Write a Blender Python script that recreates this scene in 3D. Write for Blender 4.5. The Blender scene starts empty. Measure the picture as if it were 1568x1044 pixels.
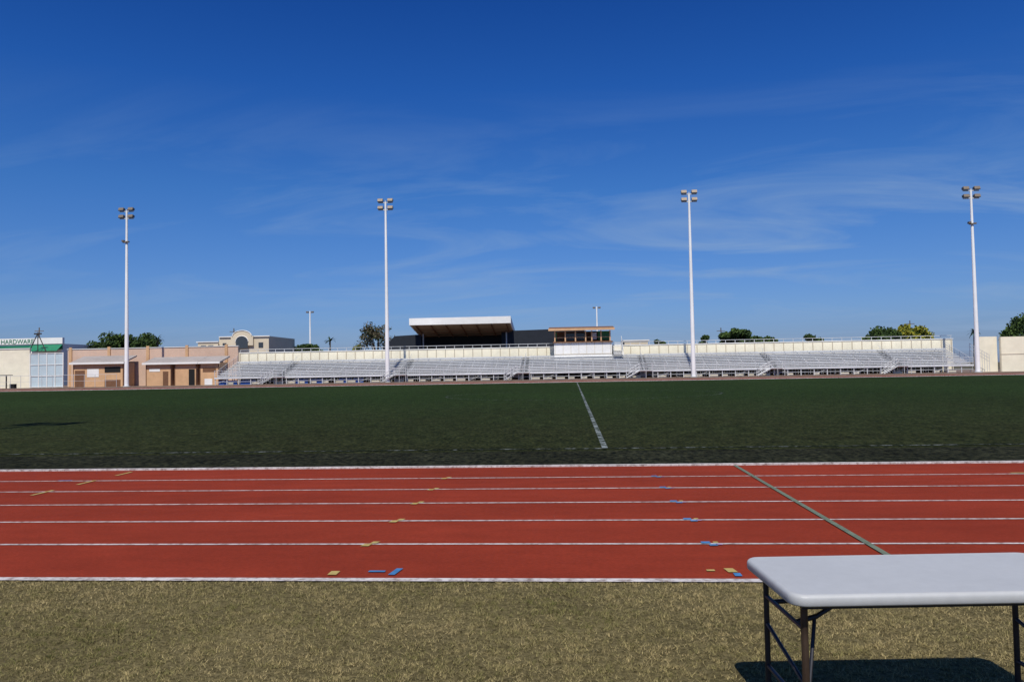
import bpy, math, random
import numpy as np
from mathutils import Matrix, Vector
R=math.radians
random.seed(7); rng=np.random.default_rng(7)
scene=bpy.context.scene
# ---------------------------------------------------------------- camera
cam=bpy.data.cameras.new("camera"); co=bpy.data.objects.new("camera",cam)
scene.collection.objects.link(co); scene.camera=co
cam.sensor_width=36; cam.lens=27.55; cam.clip_start=0.05; cam.clip_end=8000
co.matrix_world=Matrix.Translation((0,0,1.76))@Matrix.Rotation(R(4.3),4,'Z')@Matrix.Rotation(R(92.15),4,'X')@Matrix.Rotation(R(-1.02),4,'Z')
scene.view_settings.view_transform='Standard'; scene.view_settings.look='None'; scene.view_settings.exposure=0
# ---------------------------------------------------------------- light
SUN_EL=55
sd=Vector((-0.035*math.cos(R(SUN_EL)),-math.cos(R(SUN_EL)),math.sin(R(SUN_EL)))).normalized()
sl=bpy.data.lights.new("sun",'SUN'); sl.energy=4.3; sl.angle=R(0.5); sl.color=(1,0.95,0.86)
so=bpy.data.objects.new("sun",sl); scene.collection.objects.link(so)
so.rotation_euler=(-sd).to_track_quat('-Z','Y').to_euler()
w=bpy.data.worlds.new("World"); scene.world=w; w.use_nodes=True
nt=w.node_tree; N=nt.nodes; L=nt.links; N.clear()
def nd(t,**k):
    n=N.new(t)
    for a,b in k.items(): setattr(n,a,b)
    return n
sky=nd('ShaderNodeTexSky',sky_type='NISHITA'); sky.sun_disc=False
sky.sun_elevation=R(SUN_EL); sky.sun_rotation=R(182); sky.air_density=1.0; sky.dust_density=0.6; sky.ozone_density=3.0
tc=nd('ShaderNodeTexCoord'); sep=nd('ShaderNodeSeparateXYZ'); L.new(tc.outputs['Generated'],sep.inputs[0])
# polarised, deep tropical-winter blue: tint of the sky by elevation
rp=nd('ShaderNodeValToRGB'); L.new(sep.outputs['Z'],rp.inputs['Fac'])
e=rp.color_ramp.elements
e[0].position=0.0; e[0].color=(0.44,0.54,0.96,1)
e[1].position=0.22; e[1].color=(0.25,0.57,1.06,1)
for pos,c in ((0.07,(0.41,0.60,1.03)),(0.34,(0.13,0.46,1.06)),(0.46,(0.075,0.35,0.94)),(0.75,(0.3,0.55,1.0))):
    q=e.new(pos); q.color=(*c,1)
hs=nd('ShaderNodeVectorMath',operation='MULTIPLY'); L.new(sky.outputs[0],hs.inputs[0]); L.new(rp.outputs[0],hs.inputs[1])
def math_(op,a,b=None,c=None):
    m=nd('ShaderNodeMath',operation=op)
    for i,v in enumerate((a,b,c)):
        if v is None: continue
        if isinstance(v,(int,float)): m.inputs[i].default_value=v
        else: L.new(v,m.inputs[i])
    return m.outputs[0]
zz=math_('ADD',math_('MAXIMUM',sep.outputs['Z'],0.0),0.16)
u=math_('DIVIDE',sep.outputs['X'],zz); v=math_('DIVIDE',sep.outputs['Y'],zz)
cmb=nd('ShaderNodeCombineXYZ'); L.new(u,cmb.inputs[0]); L.new(v,cmb.inputs[1])
mp=nd('ShaderNodeMapping'); mp.inputs['Rotation'].default_value=(0,0,R(14)); mp.inputs['Scale'].default_value=(0.62,1.5,1); mp.inputs['Location'].default_value=(3.1,1.7,0)
L.new(cmb.outputs[0],mp.inputs[0])
n1=nd('ShaderNodeTexNoise'); n1.inputs['Scale'].default_value=1.3; n1.inputs['Detail'].default_value=10; n1.inputs['Roughness'].default_value=0.58; n1.inputs['Distortion'].default_value=0.9
L.new(mp.outputs[0],n1.inputs['Vector'])
cr=nd('ShaderNodeMapRange'); cr.inputs['From Min'].default_value=0.47; cr.inputs['From Max'].default_value=0.70; L.new(n1.outputs['Fac'],cr.inputs['Value'])
zf=nd('ShaderNodeMapRange'); zf.inputs['From Min'].default_value=0.34; zf.inputs['From Max'].default_value=0.16; L.new(sep.outputs['Z'],zf.inputs['Value'])
xf=nd('ShaderNodeMapRange'); xf.inputs['From Min'].default_value=-0.6; xf.inputs['From Max'].default_value=0.25; xf.inputs['To Min'].default_value=0.40; L.new(sep.outputs['X'],xf.inputs['Value'])
fac=math_('MULTIPLY',math_('MULTIPLY',cr.outputs[0],zf.outputs[0]),math_('MULTIPLY',xf.outputs[0],0.62))
mx=nd('ShaderNodeMixRGB'); mx.inputs['Color2'].default_value=(3.0,4.4,6.6,1); L.new(fac,mx.inputs['Fac']); L.new(hs.outputs[0],mx.inputs['Color1'])
bg=nd('ShaderNodeBackground'); bg.inputs['Strength'].default_value=0.09; L.new(mx.outputs[0],bg.inputs['Color'])
ow=nd('ShaderNodeOutputWorld'); L.new(bg.outputs[0],ow.inputs[0])

# ---------------------------------------------------------------- materials
def mat(name,base,var=0.12,scale=2.0,rough=0.7,metal=0.0,bump=0.0,bscale=None,big=0.1,bigscale=0.15,stretch=(1,1,1),base2=None,spec=0.3,lo=0.3,hi=0.7,mid=0.0,midscale=1.0,nearfar=None):
    m=bpy.data.materials.new(name); m.use_nodes=True; t=m.node_tree; n=t.nodes; l=t.links
    p=n['Principled BSDF']; p.inputs['Roughness'].default_value=rough; p.inputs['Metallic'].default_value=metal
    p.inputs['Specular IOR Level'].default_value=spec
    g=n.new('ShaderNodeNewGeometry'); mpn=n.new('ShaderNodeMapping'); mpn.inputs['Scale'].default_value=stretch
    l.new(g.outputs['Position'],mpn.inputs[0])
    a=n.new('ShaderNodeTexNoise'); a.inputs['Scale'].default_value=scale; a.inputs['Detail'].default_value=6; a.inputs['Roughness'].default_value=0.65
    l.new(mpn.outputs[0],a.inputs['Vector'])
    r=n.new('ShaderNodeMapRange'); r.inputs['From Min'].default_value=lo; r.inputs['From Max'].default_value=hi; l.new(a.outputs['Fac'],r.inputs['Value'])
    x=n.new('ShaderNodeMixRGB'); l.new(r.outputs[0],x.inputs['Fac'])
    b2=base2 if base2 else tuple(c*(1+var) for c in base)
    x.inputs['Color1'].default_value=(*[c*(1-var) for c in base],1); x.inputs['Color2'].default_value=(*b2,1)
    last=x.outputs[0]
    for amt,sc_ in ((big,bigscale),(mid,midscale)):
        if amt<=0: continue
        b=n.new('ShaderNodeTexNoise'); b.inputs['Scale'].default_value=sc_; b.inputs['Detail'].default_value=5; b.inputs['Roughness'].default_value=0.6
        l.new(mpn.outputs[0],b.inputs['Vector'])
        r2=n.new('ShaderNodeMapRange'); r2.inputs['From Min'].default_value=0.3; r2.inputs['From Max'].default_value=0.7; r2.inputs['To Min'].default_value=1-amt; r2.inputs['To Max'].default_value=1+amt; l.new(b.outputs['Fac'],r2.inputs['Value'])
        y=n.new('ShaderNodeVectorMath'); y.operation='SCALE'; l.new(last,y.inputs[0]); l.new(r2.outputs[0],y.inputs['Scale']); last=y.outputs[0]
    if nearfar:   # wear: rubber infill shows more along the near touchline (world Y), greener mid-pitch
        sp=n.new('ShaderNodeSeparateXYZ'); l.new(g.outputs['Position'],sp.inputs[0])
        nz=n.new('ShaderNodeTexNoise'); nz.inputs['Scale'].default_value=0.25; nz.inputs['Detail'].default_value=4; l.new(g.outputs['Position'],nz.inputs['Vector'])
        mm=n.new('ShaderNodeMath'); mm.operation='MULTIPLY_ADD'; mm.inputs[1].default_value=22; l.new(nz.outputs['Fac'],mm.inputs[0]); l.new(sp.outputs['Y'],mm.inputs[2])
        rr=n.new('ShaderNodeMapRange'); rr.inputs['From Min'].default_value=26; rr.inputs['From Max'].default_value=62; l.new(mm.outputs[0],rr.inputs['Value'])
        mc=n.new('ShaderNodeMixRGB'); mc.inputs['Color1'].default_value=(*nearfar[0],1); mc.inputs['Color2'].default_value=(*nearfar[1],1); l.new(rr.outputs[0],mc.inputs['Fac'])
        mu=n.new('ShaderNodeVectorMath'); mu.operation='MULTIPLY'; l.new(last,mu.inputs[0]); l.new(mc.outputs[0],mu.inputs[1]); last=mu.outputs[0]
    l.new(last,p.inputs['Base Color'])
    if bump>0:
        c=n.new('ShaderNodeTexNoise'); c.inputs['Scale'].default_value=bscale or scale*4; c.inputs['Detail'].default_value=4; l.new(g.outputs['Position'],c.inputs['Vector'])
        bn=n.new('ShaderNodeBump'); bn.inputs['Strength'].default_value=bump; bn.inputs['Distance'].default_value=0.02; l.new(c.outputs['Fac'],bn.inputs['Height']); l.new(bn.outputs[0],p.inputs['Normal'])
    return m
M={}
M['turf']=mat('artificial_turf',(0.008,0.018,0.006),0.4,11.0,0.95,0,0.6,30,0.18,0.06,base2=(0.040,0.060,0.018),spec=0.02,mid=0.42,midscale=2.2,stretch=(1.0,0.55,1),lo=0.38,hi=0.64,nearfar=((1.08,0.78,1.0),(0.90,1.0,0.95)))
M['turfdark']=mat('turf_rubber_band',(0.008,0.010,0.007),0.4,9,0.95,0,0.6,30,0.3,0.5,base2=(0.040,0.042,0.023),spec=0.02,mid=0.42,midscale=2.4,lo=0.40,hi=0.66,stretch=(1,0.7,1))
M['track']=mat('running_track_rubber',(0.235,0.034,0.016),0.18,55,0.9,0,0.5,160,0.15,0.42,stretch=(0.45,1,1),spec=0.06,mid=0.09,midscale=3.5)
M['soil']=mat('dry_lawn',(0.095,0.078,0.030),0.5,26,0.95,0,1.0,90,0.25,0.7,base2=(0.22,0.18,0.085),spec=0.05)
M['terrain']=mat('terrain',(0.10,0.09,0.06),0.3,0.3,0.95,spec=0.1)
M['concrete']=mat('concrete',(0.20,0.145,0.11),0.15,1.5,0.85)
M['linewhite']=mat('line_paint_white',(0.36,0.28,0.25),0.35,14,0.8,big=0.18,bigscale=1.2,base2=(0.56,0.52,0.50),lo=0.35,hi=0.55)
M['lineturf']=mat('line_paint_turf',(0.022,0.034,0.014),0.3,5,0.9,big=0.3,bigscale=0.9,base2=(0.24,0.27,0.27),lo=0.44,hi=0.60,spec=0.05)
M['lineturf2']=mat('line_paint_touchline',(0.014,0.020,0.010),0.3,5,0.9,big=0.4,bigscale=0.9,base2=(0.20,0.22,0.21),lo=0.50,hi=0.62,spec=0.05)
M['yellow']=mat('line_paint_yellow',(0.42,0.31,0.10),0.25,14,0.8)
M['blue']=mat('line_paint_blue',(0.05,0.17,0.36),0.25,14,0.8)
M['lilac']=mat('line_paint_lilac',(0.34,0.24,0.36),0.25,14,0.8)
M['greygreen']=mat('line_paint_greygreen',(0.13,0.16,0.11),0.25,10,0.8)
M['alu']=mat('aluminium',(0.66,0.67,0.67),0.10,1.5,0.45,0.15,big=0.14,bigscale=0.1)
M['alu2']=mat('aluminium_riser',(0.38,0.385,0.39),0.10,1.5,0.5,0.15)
M['galv']=mat('galvanised_steel',(0.56,0.57,0.57),0.08,3,0.5,0.1)
M['pole']=mat('pole_paint_white',(0.88,0.88,0.86),0.03,1,0.5)
M['lamp']=mat('floodlight_housing',(0.20,0.16,0.12),0.15,3,0.5,0.3)
M['lampd']=mat('floodlight_dark',(0.05,0.045,0.04),0.15,3,0.5)
M['cream']=mat('cream_wall',(0.84,0.78,0.60),0.04,1.0,0.85,big=0.06,mid=0.05,midscale=0.6)
M['creamd']=mat('cream_wall_joint',(0.52,0.46,0.35),0.05,1.0,0.85)
M['salmon']=mat('salmon_wall',(0.62,0.44,0.33),0.07,1.0,0.85)
M['orange']=mat('ochre_wall',(0.60,0.37,0.20),0.08,1.5,0.85,mid=0.06,midscale=0.8)
M['brown']=mat('brown_wood',(0.17,0.085,0.045),0.2,3,0.8)
M['roofgrey']=mat('shed_roof',(0.36,0.32,0.29),0.1,1.2,0.75)
M['beige']=mat('beige_wall',(0.66,0.57,0.42),0.05,1,0.85)
M['white']=mat('white_paint',(0.80,0.79,0.75),0.04,1,0.6)
M['gate']=mat('gate_metal',(0.50,0.60,0.64),0.06,1,0.5)
M['green']=mat('green_paint',(0.02,0.20,0.10),0.1,1,0.6)
M['boothgreen']=mat('booth_green',(0.05,0.20,0.07),0.1,1,0.6)
M['dark']=mat('dark_screen',(0.018,0.022,0.030),0.15,1,0.8)
M['black']=mat('black_interior',(0.012,0.012,0.012),0.1,1,0.8)
M['glass']=mat('window_glass',(0.05,0.06,0.07),0.1,1,0.15,spec=0.5)
M['roofbrown']=mat('canopy_soffit',(0.34,0.25,0.17),0.12,1.0,0.75)
M['tarp']=mat('blue_tarp',(0.05,0.14,0.45),0.2,2,0.6)
M['plastic']=mat('table_plastic',(0.44,0.447,0.44),0.04,18,0.42,0,0.12,350,0.03,3,spec=0.35)
M['blackmetal']=mat('table_leg_steel',(0.035,0.035,0.04),0.2,12,0.4,0.5)
M['brownmetal']=mat('table_leg_steel_brown',(0.075,0.05,0.035),0.3,12,0.45,0.5)
M['bark']=mat('bark',(0.12,0.09,0.06),0.3,4,0.9)
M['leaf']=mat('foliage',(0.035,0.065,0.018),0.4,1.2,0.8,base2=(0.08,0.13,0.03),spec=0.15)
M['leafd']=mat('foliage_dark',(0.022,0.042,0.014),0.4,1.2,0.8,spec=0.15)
M['leafy']=mat('foliage_yellow',(0.22,0.22,0.025),0.4,1.2,0.8,base2=(0.36,0.34,0.04),spec=0.15)
M['leafb']=mat('foliage_dry',(0.12,0.10,0.06),0.4,1.2,0.8,spec=0.15)

# ---------------------------------------------------------------- mesh builder
class Obj:
    def __init__(s,name,loc=(0,0,0),rotz=0):
        s.name=name; s.parts={}; s.loc=loc; s.rotz=rotz
    def p(s,part,m):
        if part not in s.parts: s.parts[part]=(m,[],[])
        s.cur=s.parts[part]; return s
    def raw(s,vs,fs):
        _,V,F=s.cur; o=len(V); V.extend(vs); F.extend([tuple(i+o for i in f) for f in fs]); return s
    def box(s,x0,x1,y0,y1,z0,z1):
        return s.raw([(x0,y0,z0),(x1,y0,z0),(x1,y1,z0),(x0,y1,z0),(x0,y0,z1),(x1,y0,z1),(x1,y1,z1),(x0,y1,z1)],
          [(0,3,2,1),(4,5,6,7),(0,1,5,4),(1,2,6,5),(2,3,7,6),(3,0,4,7)])
    def prism(s,poly,y0,y1):   # poly in xz
        n=len(poly); vs=[(x,y0,z) for x,z in poly]+[(x,y1,z) for x,z in poly]
        return s.raw(vs,[tuple(range(n)),tuple(range(2*n-1,n-1,-1))]+[(i,i+n,(i+1)%n+n,(i+1)%n) for i in range(n)])
    def prismx(s,poly,x0,x1):  # poly in yz
        n=len(poly); vs=[(x0,y,z) for y,z in poly]+[(x1,y,z) for y,z in poly]
        return s.raw(vs,[tuple(range(n)),tuple(range(2*n-1,n-1,-1))]+[(i,i+n,(i+1)%n+n,(i+1)%n) for i in range(n)])
    def cyl(s,a,b,r0,r1=None,n=8):
        r1=r0 if r1 is None else r1
        a=Vector(a); b=Vector(b); d=(b-a).normalized(); q=d.to_track_quat('Z','Y')
        vs=[];
        for c,r in ((a,r0),(b,r1)):
            for i in range(n):
                t=2*math.pi*i/n; vs.append(tuple(c+q@Vector((r*math.cos(t),r*math.sin(t),0))))
        return s.raw(vs,[(i,(i+1)%n,(i+1)%n+n,i+n) for i in range(n)]+[tuple(range(n-1,-1,-1)),tuple(range(n,2*n))])
    def done(s,smooth=()):
        obs=[]
        if len(s.parts)>1:
            e=bpy.data.objects.new(s.name,None); e.empty_display_size=0.5; e.location=s.loc; e.rotation_euler=(0,0,s.rotz); scene.collection.objects.link(e)
        else: e=None
        for k,(m,V,F) in s.parts.items():
            me=bpy.data.meshes.new(k); me.from_pydata(V,[],F); me.materials.append(M[m]); me.update()
            o=bpy.data.objects.new(k if e else s.name,me); scene.collection.objects.link(o)
            if e: o.parent=e
            else: o.location=s.loc; o.rotation_euler=(0,0,s.rotz)
            if k in smooth:
                for f in me.polygons: f.use_smooth=(len(f.vertices)==4)
            obs.append(o)
        s.root=e or obs[0]; s.obs=obs
        return s
def sheet(name,x0,x1,y0,y1,z,m):
    return Obj(name).p('s',m).raw([(x0,y0,z),(x1,y0,z),(x1,y1,z),(x0,y1,z)],[(0,1,2,3)]).done()

# ---------------------------------------------------------------- ground & track
sheet('ground',-3000,3000,-1500,5000,-0.012,'terrain')
sheet('lawn',-160,160,-30,6.62,-0.004,'soil')
sheet('running_track',-160,160,6.60,14.34,0.004,'track')
sheet('sports_field',-160,160,14.34,108,0.0,'turf')
sheet('running_track',-160,160,108,118.6,0.006,'track')
sheet('sports_field_rubber_strip',-160,160,14.42,17.0,0.005,'turfdark')
ap=Obj('concrete_apron').p('s','concrete').box(-200,200,118.6,160,-0.3,0.28).done()
ln=Obj('track_line_markings').p('s','linewhite')
z=0.009
def flat(o,x0,x1,y0,y1,z):
    o.raw([(x0,y0,z),(x1,y0,z),(x1,y1,z),(x0,y1,z)],[(0,1,2,3)])
flat(ln,-160,160,6.57,6.67,z)
for y in (7.98,9.22,10.45,11.67,12.87): flat(ln,-160,160,y-0.025,y+0.025,z)
for y in (109.3,110.5,111.7,113,114.2,115.4,116.6): flat(ln,-160,160,y-0.025,y+0.025,0.012)
flat(ln,-160,160,118.2,118.35,0.012)
ln.done()
Obj('track_inner_kerb').p('s','linewhite').box(-160,160,14.27,14.36,0,0.035).done()
Obj('track_inner_kerb').p('s','linewhite').box(-160,160,107.9,108.1,0,0.07).done()
tl=Obj('field_line_markings').p('midline','lineturf')
flat(tl,0.64,0.77,17.54,104.9,0.010)
tl.p('touchlines','lineturf2')
flat(tl,-60,60,17.42,17.54,0.010); flat(tl,-60,60,104.9,105.1,0.010); 
cx,cy=0.7,55; 
n=96
tl.p('centre_circle','lineturf2')
vs=[];fs=[]
for i in range(n):
    t=2*math.pi*i/n
    for r in (9.4,9.52): vs.append((cx+r*math.cos(t),cy+r*math.sin(t),0.010))
for i in range(n): j=(i+1)%n; fs.append((2*i,2*i+1,2*j+1,2*j))
tl.raw(vs,fs); tl.done()
mk=Obj('lane_marks')
z=0.013
mk.p('yellow_marks','yellow')
def tick(x,y,wx,wy,sk=0.0):
    mk.raw([(x-wx/2-sk,y-wy/2,z),(x+wx/2-sk,y-wy/2,z),(x+wx/2+sk,y+wy/2,z),(x-wx/2+sk,y+wy/2,z)],[(0,1,2,3)])
LY=(7.98,9.22,10.45,11.67,12.87)
for y in LY:
    tick(-2.12,y-0.055,0.085,0.11,0.01); tick(-2.06,y+0.06,0.07,0.09,0.01)
tick(-2.12,6.82,0.08,0.13)
for y in (11.55,12.65,13.75): tick(-8.15,y,0.06,0.50,0.0)
tick(7.0,12.95,0.3,0.06); tick(1.16,6.93,0.07,0.05); tick(1.33,6.93,0.08,0.13,-0.01)
for y in LY: tick(1.40,y+0.05,0.05,0.05)
mk.p('blue_marks','blue'); tick(-1.58,6.87,0.06,0.22,0.015); tick(-1.75,6.88,0.15,0.05); tick(1.36,6.79,0.06,0.10)
for y in LY: tick(1.30,y+0.04,0.09,0.09); tick(1.36,y-0.07,0.08,0.07)
tick(-8.7,12.9,0.25,0.05)
mk.p('lilac_marks','lilac')
for y in LY: tick(1.42,y-0.04,0.06,0.05)
mk.p('finish_line','greygreen'); mk.raw([(2.82,6.68,0.015),(2.885,6.68,0.015),(2.885,14.2,0.015),(2.82,14.2,0.015)],[(0,1,2,3)])
mk.done()

# ---------------------------------------------------------------- grass blades (mown lawn in front)
def grass(name,x0,x1,y0,y1,nb):
    x=rng.uniform(x0,x1,nb); y=rng.uniform(y0,y1,nb)
    nc=9000; tx=rng.uniform(x0,x1,nc); ty=rng.uniform(y0,y1,nc); th=rng.uniform(0.6,1.5,nc); tcol=rng.random(nc)
    idx=rng.integers(0,nc,nb); use=rng.random(nb)<0.6
    x=np.where(use,tx[idx]+rng.normal(0,0.018,nb),x); y=np.where(use,ty[idx]+rng.normal(0,0.018,nb),y)
    y=np.minimum(y,6.555+rng.random(nb)*0.035)
    h=rng.uniform(0.005,0.018,nb)*np.where(use,th[idx],0.8); wd=rng.uniform(0.0013,0.0030,nb); a=rng.uniform(0,2*np.pi,nb)
    lx=rng.normal(0,0.015,nb); ly=rng.normal(0,0.015,nb)
    V=np.empty((nb,3,3),np.float32)
    V[:,0,0]=x-wd*np.cos(a); V[:,0,1]=y-wd*np.sin(a); V[:,0,2]=-0.004
    V[:,1,0]=x+wd*np.cos(a); V[:,1,1]=y+wd*np.sin(a); V[:,1,2]=-0.004
    V[:,2,0]=x+lx; V[:,2,1]=y+ly; V[:,2,2]=h
    me=bpy.data.meshes.new(name); me.vertices.add(nb*3); me.vertices.foreach_set('co',V.ravel())
    me.loops.add(nb*3); me.loops.foreach_set('vertex_index',np.arange(nb*3,dtype=np.int32))
    me.polygons.add(nb); me.polygons.foreach_set('loop_start',np.arange(0,nb*3,3,dtype=np.int32)); 
    me.update(calc_edges=True)
    ca=me.color_attributes.new('tint','FLOAT_COLOR','POINT')
    def sn(f,s): 
        return np.sin(x*f+1.3*np.sin(y*f*0.7+s)+s)*np.sin(y*f*1.1+1.1*np.sin(x*f*0.6+2*s))
    patch=0.5+0.26*sn(1.1,0.3)+0.24*sn(2.7,1.7)+0.20*sn(6.3,4.1)
    patch+= (y-5.0)*0.12+ (x+2)*0.015
    k=np.clip(rng.random(nb)*0.5+np.where(use,(tcol[idx]-0.5)*0.6,0)+patch*0.65+0.02,0,1)[:,None]
    straw=np.array([0.41,0.325,0.155]); gr=np.array([0.115,0.120,0.032])
    c=gr*(1-k)+straw*k; c*=rng.uniform(0.55,1.25,(nb,1))
    c=np.concatenate([c,np.ones((nb,1))],1); c=np.repeat(c,3,0).astype(np.float32)
    ca.data.foreach_set('color',c.ravel())
    m=bpy.data.materials.new('grass_blade'); m.use_nodes=True; nn=m.node_tree.nodes
    at=nn.new('ShaderNodeVertexColor'); at.layer_name='tint'; p=nn['Principled BSDF']; p.inputs['Roughness'].default_value=0.8; p.inputs['Specular IOR Level'].default_value=0.1
    m.node_tree.links.new(at.outputs['Color'],p.inputs['Base Color'])
    me.materials.append(m); o=bpy.data.objects.new(name,me); scene.collection.objects.link(o)
grass('grass',-6.5,7.0,3.3,6.58,330000)

# ---------------------------------------------------------------- folding table
def rrect(w_,d_,r,n=7):
    pts=[]
    for cx_,cy_,a0 in ((w_/2-r,d_/2-r,0),(-w_/2+r,d_/2-r,90),(-w_/2+r,-d_/2+r,180),(w_/2-r,-d_/2+r,270)):
        for i in range(n+1):
            a=R(a0+90*i/n); pts.append((cx_+r*math.cos(a),cy_+r*math.sin(a)))
    return pts
tb=Obj('folding_table',loc=(1.685,4.018,0),rotz=R(4.3))
tb.p('table_top','plastic')
rings=[(0.016,0.690),(0.004,0.690),(0.0,0.696),(0.0,0.724),(0.004,0.734),(0.012,0.740),(0.026,0.742),(0.034,0.7395)]
vs=[];fs=[]
for ins,zz_ in rings:
    for px,py in rrect(1.52-2*ins,0.74-2*ins,0.075-ins*0.8): vs.append((px,py,zz_))
n=32
for k in range(len(rings)-1):
    for i in range(n): fs.append((k*n+i,k*n+(i+1)%n,(k+1)*n+(i+1)%n,(k+1)*n+i))
fs.append(tuple(range((len(rings)-1)*n,len(rings)*n))); fs.append(tuple(range(n-1,-1,-1)))
tb.raw(vs,fs)
for sx,lab,X in ((-1,'left',-0.675),(1,'right',0.625)):
    tb.p('legs_'+lab+'_far','blackmetal'); 
    tb.cyl((X,0.27,0.0),(X,0.27,0.69),0.0145,n=12)
    tb.cyl((X,-0.27,0.56),(X,0.27,0.56),0.011,n=10).cyl((X,-0.27,0.20),(X,0.27,0.20),0.011,n=10)
    tb.cyl((X,-0.27,0.675),(X,0.27,0.675),0.010,n=10)
    tb.p('legs_'+lab+'_near','brownmetal'); tb.cyl((X,-0.27,0.0),(X,-0.27,0.69),0.0165,n=12)
    tb.p('braces_'+lab,'blackmetal')
    for yy in (-0.16,0.16):
        tb.cyl((X,yy,0.56),(X-sx*0.11,yy*0.8,0.575),0.012,n=10).cyl((X-sx*0.11,yy*0.8,0.575),(X-sx*0.34,yy*0.5,0.685),0.011,n=10)
    tb.cyl((X,0.27,0.42),(X-sx*0.005,-0.26,0.30),0.010,n=8)
    tb.cyl((X-sx*0.02,-0.26,0.32),(X-sx*0.10,-0.13,0.575),0.009,n=8)
    tb.p('feet_'+lab,'lampd'); tb.cyl((X,-0.27,-0.003),(X,-0.27,0.03),0.02,n=12).cyl((X,0.27,-0.003),(X,0.27,0.03),0.02,n=12)
tb.p('frame_rails','blackmetal').box(-0.70,0.70,-0.315,-0.300,0.665,0.689).box(-0.70,0.70,0.300,0.315,0.665,0.689)
tb.done(smooth=('table_top',))

# ---------------------------------------------------------------- floodlight towers
def tower(X,Y,H,side=False,base=0.28):
    o=Obj('floodlight_tower',loc=(X,Y,0))
    o.p('pole','pole').cyl((0,0,base),(0,0,H),0.34,0.15,24)
    o.p('base_plate','galv').cyl((0,0,base),(0,0,base+0.12),0.55,0.55,16)
    o.p('crossarms','galv').box(-1.15,1.15,-0.08,0.08,H-1.28,H-1.14).box(-1.15,1.15,-0.08,0.08,H-0.14,H)
    o.box(-0.07,0.07,-0.07,0.07,H,H+0.25)
    o.p('floodlights','lamp')
    for sx in (-1,1):
        for zc in (H-1.05,H+0.1):
            x0=sx*0.78
            o.prismx([(-0.45,zc+0.0),(-0.30,zc+0.42),(0.30,zc+0.30),(0.22,zc+0.08)],x0-0.40,x0+0.40)
    o.p('lamp_faces','lampd')
    for sx in (-1,1):
        for zc in (H-1.05,H+0.1):
            x0=sx*0.78; o.prismx([(-0.44,zc-0.10),(-0.45,zc-0.012),(0.22,zc+0.068),(0.20,zc-0.02)],x0-0.42,x0+0.42)
    if side:
        o.p('side_lamp','lamp').box(-0.5,0.12,-0.35,-0.05,H-5.15,H-4.95).box(-0.62,-0.30,-0.45,0.1,H-5.0,H-4.72)
        o.box(0.1,0.5,-0.35,-0.05,H-5.1,H-4.9)
    o.done()
tower(-70.7,120,28.4,True); tower(-28.5,120,28.4); tower(18.35,120,28.1); tower(59.5,120,27.2,True)
tower(-21.2,5.4,34.5,False,0.0)
def smallpole(X,Y,H):
    o=Obj('light_pole',loc=(X,Y,0)); o.p('pole','pole').cyl((0,0,0),(0,0,H),0.26,0.16,10)
    o.p('lamps','lamp').box(-1.0,-0.35,-0.2,0.2,H-0.45,H-0.1).box(0.35,1.0,-0.2,0.2,H-0.45,H-0.1).box(-0.9,0.9,-0.05,0.05,H-0.5,H-0.42); o.done()
smallpole(-67.9,200,18.2); smallpole(6.7,200,17.6)

# ---------------------------------------------------------------- bleachers
BX0,BX1=-56.5,59.2; Y0=121.6; RZ=1.45; NR=10; RD=0.76; RH=0.255
AIS=[-46,-26.5,-7.4,11.2,30.6,48.8]
bl=Obj('bleachers')
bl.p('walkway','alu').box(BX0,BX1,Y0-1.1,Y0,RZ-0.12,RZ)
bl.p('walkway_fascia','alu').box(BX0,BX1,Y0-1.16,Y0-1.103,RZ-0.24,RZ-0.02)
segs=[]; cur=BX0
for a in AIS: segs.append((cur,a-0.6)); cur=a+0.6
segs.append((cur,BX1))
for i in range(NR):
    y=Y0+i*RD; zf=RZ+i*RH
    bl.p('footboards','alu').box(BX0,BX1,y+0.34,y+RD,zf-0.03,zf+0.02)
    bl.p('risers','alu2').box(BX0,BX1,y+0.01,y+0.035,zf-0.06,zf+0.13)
    bl.p('seats','alu')
    for a,b in segs:
        off=random.uniform(-0.01,0.01)
        m=int((b-a)//4.7)+1
        for k in range(m):
            u0=a+(b-a)*k/m; u1=a+(b-a)*(k+1)/m-0.05
            bl.box(u0,u1,y+0.02,y+0.31,zf+0.26+off,zf+0.33+off)
    bl.p('seat_brackets','galv')
    x=BX0+0.6
    while x<BX1: 
        bl.box(x-0.03,x+0.03,y+0.10,y+0.20,zf-0.02,zf+0.25); x+=1.8
    bl.p('aisle_steps','alu2')
    for a in AIS: bl.box(a-0.55,a+0.55,y-0.20,y+0.33,zf+0.03,zf+0.12)
bl.p('frame','galv')
x=BX0+0.1
k=0
while x<BX1:
    bl.box(x-0.06,x+0.06,Y0-1.05,Y0-0.97,0.28,RZ-0.13)
    bl.cyl((x,Y0-1,RZ-0.2),(x,Y0+7.5,RZ+NR*RH-0.3),0.06,n=6)
    for j in range(1,5): bl.box(x-0.05,x+0.05,Y0+j*1.8-0.05,Y0+j*1.8+0.05,0.28,RZ-0.25+j*1.8*RH/RD)
    if k%3==0: bl.cyl((x,Y0-0.99,0.35),(x+1.93,Y0-0.99,RZ-0.3),0.03,n=5)
    x+=1.93; k+=1
bl.box(BX0,BX1,Y0-1.0,Y0-0.95,0.72,0.78)
bl.p('guardrail','galv')
def rail(x0,x1,y,z0,h=1.05,step=1.9,nr=3,r=0.03):
    nn_=max(1,round((x1-x0)/step))
    for i in range(nn_+1):
        xx=x0+(x1-x0)*i/nn_; bl.box(xx-r,xx+r,y-r,y+r,z0,z0+h)
    for j in range(nr): zz_=z0+h*(j+1)/nr; bl.box(x0,x1,y-r-0.004,y+r+0.004,zz_-r,zz_+r)
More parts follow.
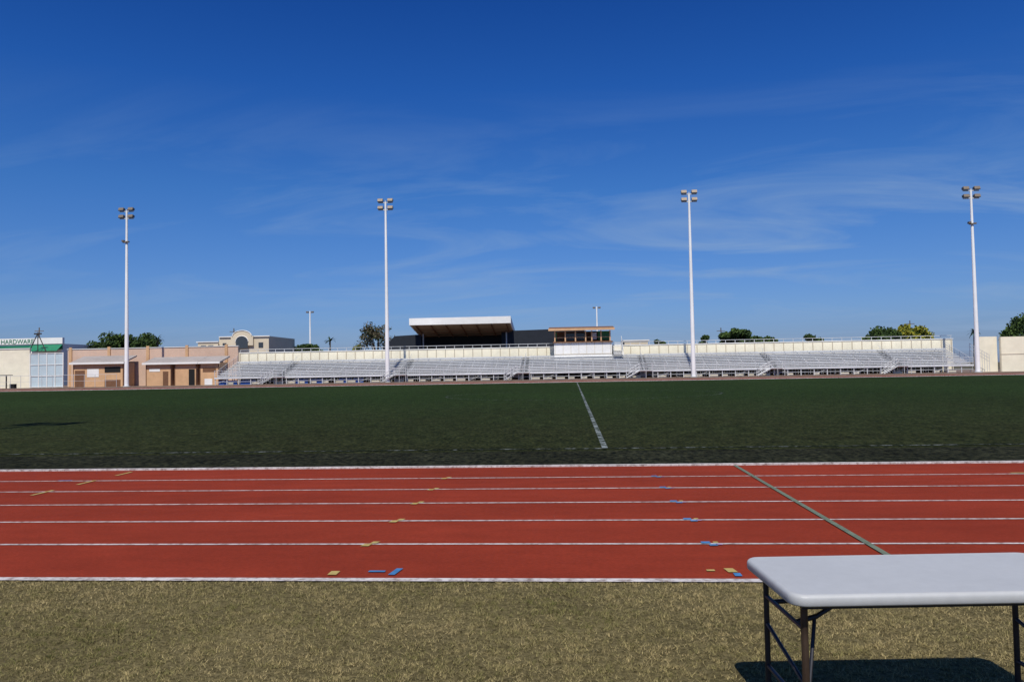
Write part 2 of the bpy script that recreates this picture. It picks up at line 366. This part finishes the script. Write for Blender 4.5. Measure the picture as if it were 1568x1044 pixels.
cur=BX0
for a in AIS: rail(cur,a-1.0,Y0-1.08,RZ); cur=a+1.0
rail(cur,BX1,Y0-1.08,RZ)
for a in AIS:
    for j in range(0,NR,2):
        y=Y0+j*RD+0.5; zf=RZ+j*RH
        bl.cyl((a,y,zf),(a,y,zf+1.0),0.03,n=5)
        bl.cyl((a,y,zf+1.0),(a,y+RD,zf+RH+1.0),0.03,n=5)
bl.p('access_stairs','alu')
for a in AIS:
    for k in range(7):
        bl.box(a-0.9-k*0.28-0.28,a-0.9-k*0.28,Y0-2.25,Y0-1.2,RZ-0.17*(k+1)-0.04,RZ-0.17*(k+1))
    bl.box(a-0.9,a+1.0,Y0-2.25,Y0-1.2,RZ-0.10,RZ-0.002)
    bl.p('stair_rails','galv')
    for yy in (Y0-2.28,Y0-1.22):
        for h in (0.5,1.0):
            bl.cyl((a-0.9,yy,RZ+h),(a-2.9,yy,0.28+h),0.035,n=5)
        for xx,zb in ((a-0.9,RZ),(a-1.9,0.86),(a-2.9,0.28)): bl.cyl((xx,yy,zb),(xx,yy,zb+1.0),0.035,n=5)
        bl.cyl((a-0.9,yy,RZ-0.05),(a-2.9,yy,0.33),0.06,n=5)
    for h in (0.5,1.0): bl.cyl((a-0.9,Y0-2.28,RZ+h),(a+1.0,Y0-2.28,RZ+h),0.035,n=5)
    for xx in (a,a+1.0): bl.cyl((xx,Y0-2.28,0.28),(xx,Y0-2.28,RZ+1.0),0.04,n=5)
    bl.p('access_stairs','alu')
bl.p('end_rails','galv')
zt=RZ+NR*RH; ye=Y0+NR*RD
for X in (BX0,BX1):
    for h in (0.35,0.7,1.05): bl.cyl((X,Y0,RZ+h),(X,ye,zt+h),0.03,n=5)
    for j in range(6):
        y=Y0+j*NR*RD/5; zb=RZ+j*NR*RH/5; bl.cyl((X,y,zb-0.1),(X,y,zb+1.05),0.03,n=5)
bl.p('top_walkway','alu').box(BX0,BX1,ye,ye+0.9,zt-0.1,zt)
bl.done()
tp=Obj('blue_tarp').p('s','tarp')
for x0,x1 in ((-56,-53),(-52.5,-50),(-43.5,-41.5),(-41.2,-39),(-36.5,-34.5),(-34.2,-32.6)): tp.box(x0,x1,Y0-0.6,Y0-0.5,0.3,0.95)
tp.done()
un=Obj('storage_boxes').p('s','cream')
x=BX0+2
while x<BX1-3:
    un.box(x,x+random.choice((0.9,1.35)),Y0+1.2-1.9,Y0-0.4,0.28,random.choice((0.62,0.72))); x+=random.choice((1.93,1.93,3.86))
un.done()
Obj('bleacher_shade_sheet').p('s','black').box(BX0,BX1,130.3,130.4,0.28,3.6).done()  # black sheet added at the back, standing in for shade under the open seating

# ---------------------------------------------------------------- back wall with posts and rail
bw=Obj('stadium_back_wall')
bw.p('wall_panels','cream').box(-56.8,61.2,131.0,131.25,0.28,5.55)
bw.p('posts','creamd')
x=-56.8
while x<61: bw.box(x-0.07,x+0.07,130.93,130.997,3.0,5.55); x+=1.55
bw.p('cap','white').box(-56.9,61.3,130.90,131.35,5.552,5.66)
bw.p('rail','galv')
x=-56.8
while x<61: bw.box(x-0.035,x+0.035,131.07,131.14,5.66,6.15); x+=1.55
bw.box(-56.8,61.2,131.06,131.15,6.10,6.17)
bw.done()

# ---------------------------------------------------------------- grandstand with canopy
gs=Obj('grandstand')
gs.p('canopy_fascia','white').box(-28.1,-10.3,134.9,135.1,9.95,11.15)
gs.p('canopy_roof','roofgrey').prismx([(135.1,10.9),(135.1,11.1),(144.5,9.2),(144.5,9.0)],-28.1,-10.3)
gs.p('canopy_soffit','roofbrown').prismx([(135.1,9.97),(135.1,10.05),(144.0,8.45),(144.0,8.35)],-27.9,-10.5)
gs.p('canopy_side','white').prismx([(135.1,9.95),(135.1,10.895),(144.0,9.05),(144.0,8.5)],-28.1,-27.902).prismx([(135.1,9.95),(135.1,10.895),(144.0,9.05),(144.0,8.5)],-10.498,-10.3)
gs.p('roof_beams','brown')
for i in range(7):
    X=-27.0+i*2.65; gs.prismx([(135.2,9.70),(135.2,9.96),(143.9,8.36),(143.9,8.1)],X-0.09,X+0.09)
for yy in (137.5,140,142.5): 
    zc=9.9-(yy-135.1)*0.18; gs.box(-27.8,-10.6,yy-0.05,yy+0.05,zc-0.35,zc-0.25)
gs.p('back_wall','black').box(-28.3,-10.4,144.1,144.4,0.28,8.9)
gs.p('side_screen_left','dark').prism([(-35.0,5.0),(-31.9,8.35),(-27.0,8.55),(-27.0,5.0)],140,140.3)
gs.p('side_screen_right','dark').prism([(-12.5,5.0),(-12.5,8.9),(2.5,9.15),(2.5,5.0)],141,141.3)
gs.p('columns','galv')
for X in (-26.8,-11.6): gs.cyl((X,141,0.28),(X,141,8.7),0.12,n=8)
gs.p('seating_tiers','concrete')
for i in range(6): gs.box(-28,-10.4,135.5+i*1.2,136.7+i*1.2,0.28,4.2+i*0.25)
gs.done()

# ---------------------------------------------------------------- press booth
pb=Obj('press_booth')
pb.p('base_panels','white').box(-2.75,6.6,127.9,130.8,3.0,6.1)
pb.p('panel_joints','creamd')
for i in range(8): pb.box(-2.6+i*1.28,-2.55+i*1.28,127.87,127.898,4.3,6.0)
pb.box(-2.75,6.6,127.86,127.896,4.15,4.27)
pb.p('counter','brown').box(-2.9,6.75,127.6,130.9,6.102,6.28)
pb.p('posts','orange')
for X in (-2.6,-0.9,0.75,2.4,3.4,4.9,6.35): pb.box(X-0.10,X+0.10,127.9,128.1,6.282,8.0)
pb.box(-2.5,6.5,128.0,128.06,6.9,6.98)
pb.p('interior','brown').box(-2.7,6.5,130.2,130.4,6.282,8.0)
pb.p('windows','glass').box(-0.8,0.65,129.9,130.1,6.6,7.7).box(0.85,2.3,129.9,130.1,6.6,7.7)
pb.p('green_panels','boothgreen').box(4.4,6.2,128.6,128.7,6.5,7.9).box(-2.65,-2.3,128.3,128.4,6.5,7.8)
pb.p('grey_panel','white').box(3.5,4.2,128.7,128.8,6.6,7.7)
pb.p('roof','brown').prismx([(127.2,8.12),(127.2,8.35),(131.4,8.85),(131.4,8.6)],-3.6,7.05)
pb.p('roof_trim','orange').box(-3.62,7.07,127.12,127.198,8.05,8.40)
pb.p('stairs','white')
for i in range(9): pb.box(6.8+i*0.0,8.3,126.4+i*0.42,126.8+i*0.42,4.0+i*0.23,4.08+i*0.23)
pb.prismx([(126.3,3.9),(126.3,4.1),(130.2,6.2),(130.2,5.9)],8.3,8.38)
for h in (0.5,1.0): pb.cyl((8.3,126.3,4.0+h),(8.3,130.2,6.1+h),0.035,n=5)
for i in range(5): pb.cyl((8.3,126.3+i*0.97,4.0+i*0.52),(8.3,126.3+i*0.97,5.0+i*0.52),0.03,n=5)
pb.done()

# ---------------------------------------------------------------- right wall
rw=Obj('perimeter_wall')
rw.p('wall','cream').box(61.5,64.4,124.0,124.3,0.0,5.6).box(64.45,150,123.2,123.5,0.0,5.5)
rw.p('band','creamd').box(64.45,150,123.15,123.198,2.85,2.93)
x=64.5
while x<150: rw.box(x,x+0.06,123.15,123.197,0.28,2.84); rw.box(x,x+0.06,123.15,123.197,2.94,5.5); x+=3.6
rw.done()
st=Obj('handrail').p('s','galv')
for i in range(9): 
    x=59.6+i*0.35; st.cyl((x,122.4,0.28),(x,122.4,4.6-i*0.22),0.03,n=5)
for h in (0,0.5,1.0): st.cyl((59.6,122.4,4.6-h),(62.4,122.4,2.84-h),0.03,n=5)
st.done()

# ---------------------------------------------------------------- left side: walls, gate, sheds
Obj('perimeter_wall').p('wall','cream').box(-160,-90.6,125,125.3,0,6.8).p('cap','white').box(-160,-90.5,124.9,125.4,6.802,6.95).done()
g=Obj('metal_gate')
g.p('doors','gate').box(-90.4,-87.6,125.05,125.15,0.3,6.0).box(-87.5,-84.7,125.05,125.15,0.3,6.0)
g.p('frame','white')
for X in (-90.5,-89.0,-87.55,-86.1,-84.7): g.box(X-0.07,X+0.07,124.95,125.047,0.3,6.1)
for z_ in (0.4,2.2,4.1,6.0): g.box(-90.43,-84.77,124.97,125.046,z_-0.05,z_+0.05)
g.done()
sw=Obj('salmon_wall').p('wall','salmon').box(-87.6,-57.0,130.5,130.8,0,6.75)
sw.p('cap','white').box(-87.7,-56.9,130.4,130.9,6.752,6.86)
sw.p('pilasters','orange')
for X in (-87,-80,-73,-66,-59): sw.box(X-0.25,X+0.25,130.3,130.498,0.28,7.1)
sw.done()
Obj('salmon_wall').p('wall','salmon').box(-84.5,-58,126.8,127.0,0,4.4).done()
def shed(x0,x1,yf,ze,zr,openings,name='storage_shed'):
    o=Obj(name); yb=yf+3.2
    o.p('walls','orange').box(x0,x1,yf,yb,0.2,ze)
    o.p('roof','roofgrey').prismx([(yf-0.5,ze-0.1),(yf-0.5,ze+0.12),(yb+0.2,zr+0.12),(yb+0.2,zr-0.1)],x0-0.35,x1+0.35)
    o.p('roof_fascia','white').box(x0-0.37,x1+0.37,yf-0.56,yf-0.502,ze-0.16,ze+0.14)
    o.p('openings','brown')
    for a,b,c,d,k in openings:
        o.p({'b':'openings','k':'dark_opening','w':'shutters','g':'glass'}[k],{'b':'brown','k':'black','w':'white','g':'glass'}[k]).box(a,b,yf-0.04,yf-0.002,c,d)
    o.p('trim','brown')
    for X in (x0+0.06,x1-0.06): o.box(X-0.06,X+0.06,yf-0.05,yf-0.001,0.28,ze-0.2)
    o.done()
shed(-81.6,-73.0,123,4.15,5.3,[(-81.3,-79.6,0.3,3.0,'b'),(-79.2,-77.2,1.9,3.2,'w'),(-76.2,-73.5,2.6,3.5,'k'),(-76.2,-73.5,0.3,1.4,'b')])
shed(-69.2,-64.9,123,3.9,4.9,[(-68.6,-66.8,2.6,3.0,'w'),(-66.3,-65.4,0.3,2.6,'b')])
shed(-64.3,-60.6,122.9,3.9,4.9,[(-61.9,-60.9,0.3,2.9,'k')])
shed(-60.1,-56.9,123,3.9,4.9,[(-59.6,-57.4,2.4,3.1,'b'),(-59.3,-58.0,0.3,1.3,'w')])
fe=Obj('chain_link_fence').p('s','galv')
x=-100
while x<-73: fe.cyl((x,121,0.28),(x,121,2.3),0.035,n=5); x+=1.8
fe.cyl((-100,121,2.3),(-73,121,2.3),0.03,n=5).cyl((-100,121,1.3),(-73,121,1.3),0.02,n=5)
fe.done()
bn=Obj('team_shelter').p('frame','dark').box(-92.4,-92.3,121.8,122,0.28,2.4).box(-96,-92.2,121.7,123.2,2.4,2.5).p('bench','galv').box(-96,-92.6,122.4,122.8,0.7,0.78).p('bags','black').box(-91.8,-91,121.9,122.5,0.28,1.0)
bn.done()

# ---------------------------------------------------------------- background buildings
hb=Obj('hardware_store')
hb.p('walls','white').box(-135,-108.6,160,185,0,9.2)
hb.p('sign_band','green').box(-135,-108.5,159.8,159.99,8.0,8.9)
hb.p('parapet','white').box(-135,-108.4,159.7,160.4,9.2,10.5)
hb.p('awning','green').prismx([(158,7.6),(158,7.7),(159.8,9.0),(159.8,8.9)],-115.5,-108.5)
hb.done()
cu=bpy.data.curves.new('store_lettering','FONT'); cu.body='HARDWARE'; cu.size=1.35; cu.extrude=0.02; cu.materials.append(M['green'])
to=bpy.data.objects.new('store_lettering',cu); scene.collection.objects.link(to); to.rotation_euler=(R(90),0,0); to.location=(-122.3,159.66,9.35); to.parent=hb.root
an=Obj('antenna_mast').p('s','lampd')
for X in (-113.9,-110.2): an.cyl((X,157,7.5),(-112.0,157,11.4),0.10,n=5)
an.cyl((-112,157,7.5),(-112,157,11.6),0.10,n=5).box(-112.8,-111.2,156.9,157.1,11.1,11.4).done()
bb=Obj('beige_building')
bb.p('walls','beige').box(-78.6,-74.2,160,175,0,8.9).box(-74.2,-63.4,160.5,176,0,9.9)
poly=[(-71.4,8.0),(-66.6,8.0),(-66.6,10.0)]+[(-69.0+2.0*math.cos(a),10.0+1.1*math.sin(a)) for a in [math.pi*i/12 for i in range(13)]]+[(-71.4,10.0)]
bb.prism(poly,160.0,160.498)
bb.p('cornice','white').box(-78.9,-74.1,159.8,160.0,8.8,9.0).box(-74.1,-71.3,160.2,160.45,9.8,10.0).box(-66.6,-63.1,160.2,160.45,9.8,10.0)
for i in range(12):
    a0=math.pi*i/12;a1=math.pi*(i+1)/12
    bb.cyl((-69+2.05*math.cos(a0),159.95,10+1.15*math.sin(a0)),(-69+2.05*math.cos(a1),159.95,10+1.15*math.sin(a1)),0.09,n=5)
bb.p('windows','glass').prism([(-70.3,7.4),(-67.7,7.4)]+[(-69+1.3*math.cos(a),8.8+1.1*math.sin(a)) for a in [math.pi*i/8 for i in range(9)]],159.93,159.99)
bb.box(-77.9,-76.8,159.93,159.99,7.2,8.2).box(-76.3,-75.2,159.93,159.99,7.2,8.2).box(-73.4,-72.6,160.43,160.49,7.5,8.6).box(-65.6,-64.6,160.43,160.49,7.5,8.6)
bb.p('arch_window_surround','white')
for i in range(8):
    a0=math.pi*i/8;a1=math.pi*(i+1)/8
    bb.cyl((-69+1.4*math.cos(a0),159.9,8.8+1.2*math.sin(a0)),(-69+1.4*math.cos(a1),159.9,8.8+1.2*math.sin(a1)),0.08,n=5)
bb.done()
Obj('distant_roof').p('s','beige').box(11.5,16.5,170,180,0,7.6).p('roof','white').box(11.2,16.8,169.8,180,7.6,7.85).done()
for X,Yp,H in ((-84,190,13.5),(-124.5,175,13.8),(39.5,210,12.0),(83.5,200,12.3)):
    Obj('utility_pole',loc=(X,Yp,0)).p('pole','bark').cyl((0,0,0),(0,0,H),0.16,0.12,8).p('crossarm','bark').box(-1.1,1.1,-0.06,0.06,H-0.9,H-0.75).done()

# ---------------------------------------------------------------- trees
def tree(name,X,Y,H,W,ch,nclump=22,leaves=7000,mats=('leaf','leafd'),leaf=0.30,seed=1,flat=1.0):
    rs=random.Random(seed); o=Obj(name,loc=(X,Y,0))
    zb=H-ch
    o.p('trunk','bark').cyl((0,0,0),(0.1,0,zb*0.7),0.38,0.28,8)
    cl=[]
    for i in range(nclump):
        a=rs.uniform(0,2*math.pi); r=math.sqrt(rs.random())
        dx=W/2*0.8*r*math.cos(a); dy=W/2*0.6*r*math.sin(a)
        top=1-(abs(dx)/(W/2))**2*0.7
        zc=zb+ch*rs.uniform(0.15,0.84)*top*rs.uniform(0.9,1.05)
        cl.append((dx,dy,zc,rs.uniform(0.10,0.20)*W*0.8+0.3))
    o.p('limbs','bark')
    for dx,dy,zc,r in cl[:12]:
        o.cyl((0.1,0,zb*0.68),(dx*0.5,dy*0.5,(zb*0.7+zc)/2),0.16,0.10,5).cyl((dx*0.5,dy*0.5,(zb*0.7+zc)/2),(dx,dy,zc),0.10,0.04,5)
    for k in range(leaves):
        dx,dy,zc,r=cl[rs.randrange(len(cl))] 
        th=rs.uniform(0,2*math.pi); ph=math.acos(rs.uniform(-1,1)); rr=r*(rs.random()**0.45)*rs.uniform(0.85,1.12)
        px=dx+rr*math.sin(ph)*math.cos(th); py=dy+rr*math.sin(ph)*math.sin(th); pz=min(zc+0.72*rr*math.cos(ph)*flat,H+0.2)
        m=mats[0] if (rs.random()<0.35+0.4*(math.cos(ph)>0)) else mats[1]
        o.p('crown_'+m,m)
        s=leaf*rs.uniform(0.6,1.3); n_=Vector((rs.gauss(0,1),rs.gauss(-0.5,1),rs.gauss(0.6,1))).normalized()
        t=n_.orthogonal().normalized()*s; b=n_.cross(t).normalized()*s*0.6; c=Vector((px,py,pz))
        o.raw([tuple(c-t),tuple(c-b),tuple(c+t),tuple(c+b)],[(0,1,2,3)])
    o.done()
tree('shade_tree',-100,170,11.9,14,5.5,seed=3)
tree('shade_tree',-107,172,10.0,8,4,seed=4,leaves=3500)
tree('shade_tree',-94.5,168,10.4,6.5,4,seed=5,leaves=3000)
tree('bare_tree',-42.6,170,13.4,10.5,7,seed=6,nclump=30,leaves=3000,mats=('leafb','leafd'),leaf=0.22)
tree('flowering_tree',-41.8,150,7.6,1.8,3,seed=16,nclump=6,leaves=600,mats=('leafy','leaf'))
tree('shade_tree',35.6,170,10.5,9.5,5,seed=8)
tree('shade_tree',41.2,172,8.6,6,3,seed=9,leaves=3000)
tree('shade_tree',65.8,170,9.6,10,4,seed=10,leaves=5500)
tree('yellow_tree',71.5,170,9.8,8,4,seed=11,mats=('leafy','leaf'),leaves=5000)
tree('shade_tree',97.5,170,12.8,17,8,seed=12,leaves=9000)
tree('shrub',28.4,170,8.9,2.6,3,seed=13,nclump=6,leaves=900)
tree('shrub',18.8,170,8.2,3.4,2.5,seed=14,nclump=6,leaves=900)
tree('shade_tree',52,175,8.5,5,2.5,seed=15,nclump=8,leaves=1500)
tree('shade_tree',-61,178,8.4,9,2.0,seed=18,nclump=8,leaves=2500)
def palm(X,Y,H,seed):
    rs=random.Random(seed); o=Obj('palm_tree',loc=(X,Y,0)); o.p('trunk','bark').cyl((0,0,0),(0.2,0,H-1.2),0.22,0.15,8)
    o.p('fronds','leafd')
    for i in range(22):
        a=rs.uniform(0,6.28); e_=rs.uniform(-0.3,1.2); Lf=rs.uniform(1.3,2.0); prev=Vector((0.2,0,H-1.2))
        d=Vector((math.cos(a)*math.cos(e_),math.sin(a)*math.cos(e_),math.sin(e_)))
        for k in range(5):
            nx=prev+d*Lf/5; s=Vector((-math.sin(a),math.cos(a),0))*0.22*(1-k/6)
            o.raw([tuple(prev-s),tuple(prev+s),tuple(nx+s*0.8),tuple(nx-s*0.8)],[(0,1,2,3)]); prev=nx; d.z-=0.32; d.normalize()
    o.done()
palm(-92,168,11.2,1); palm(-56.5,180,10.6,2); palm(91,185,9.6,3)
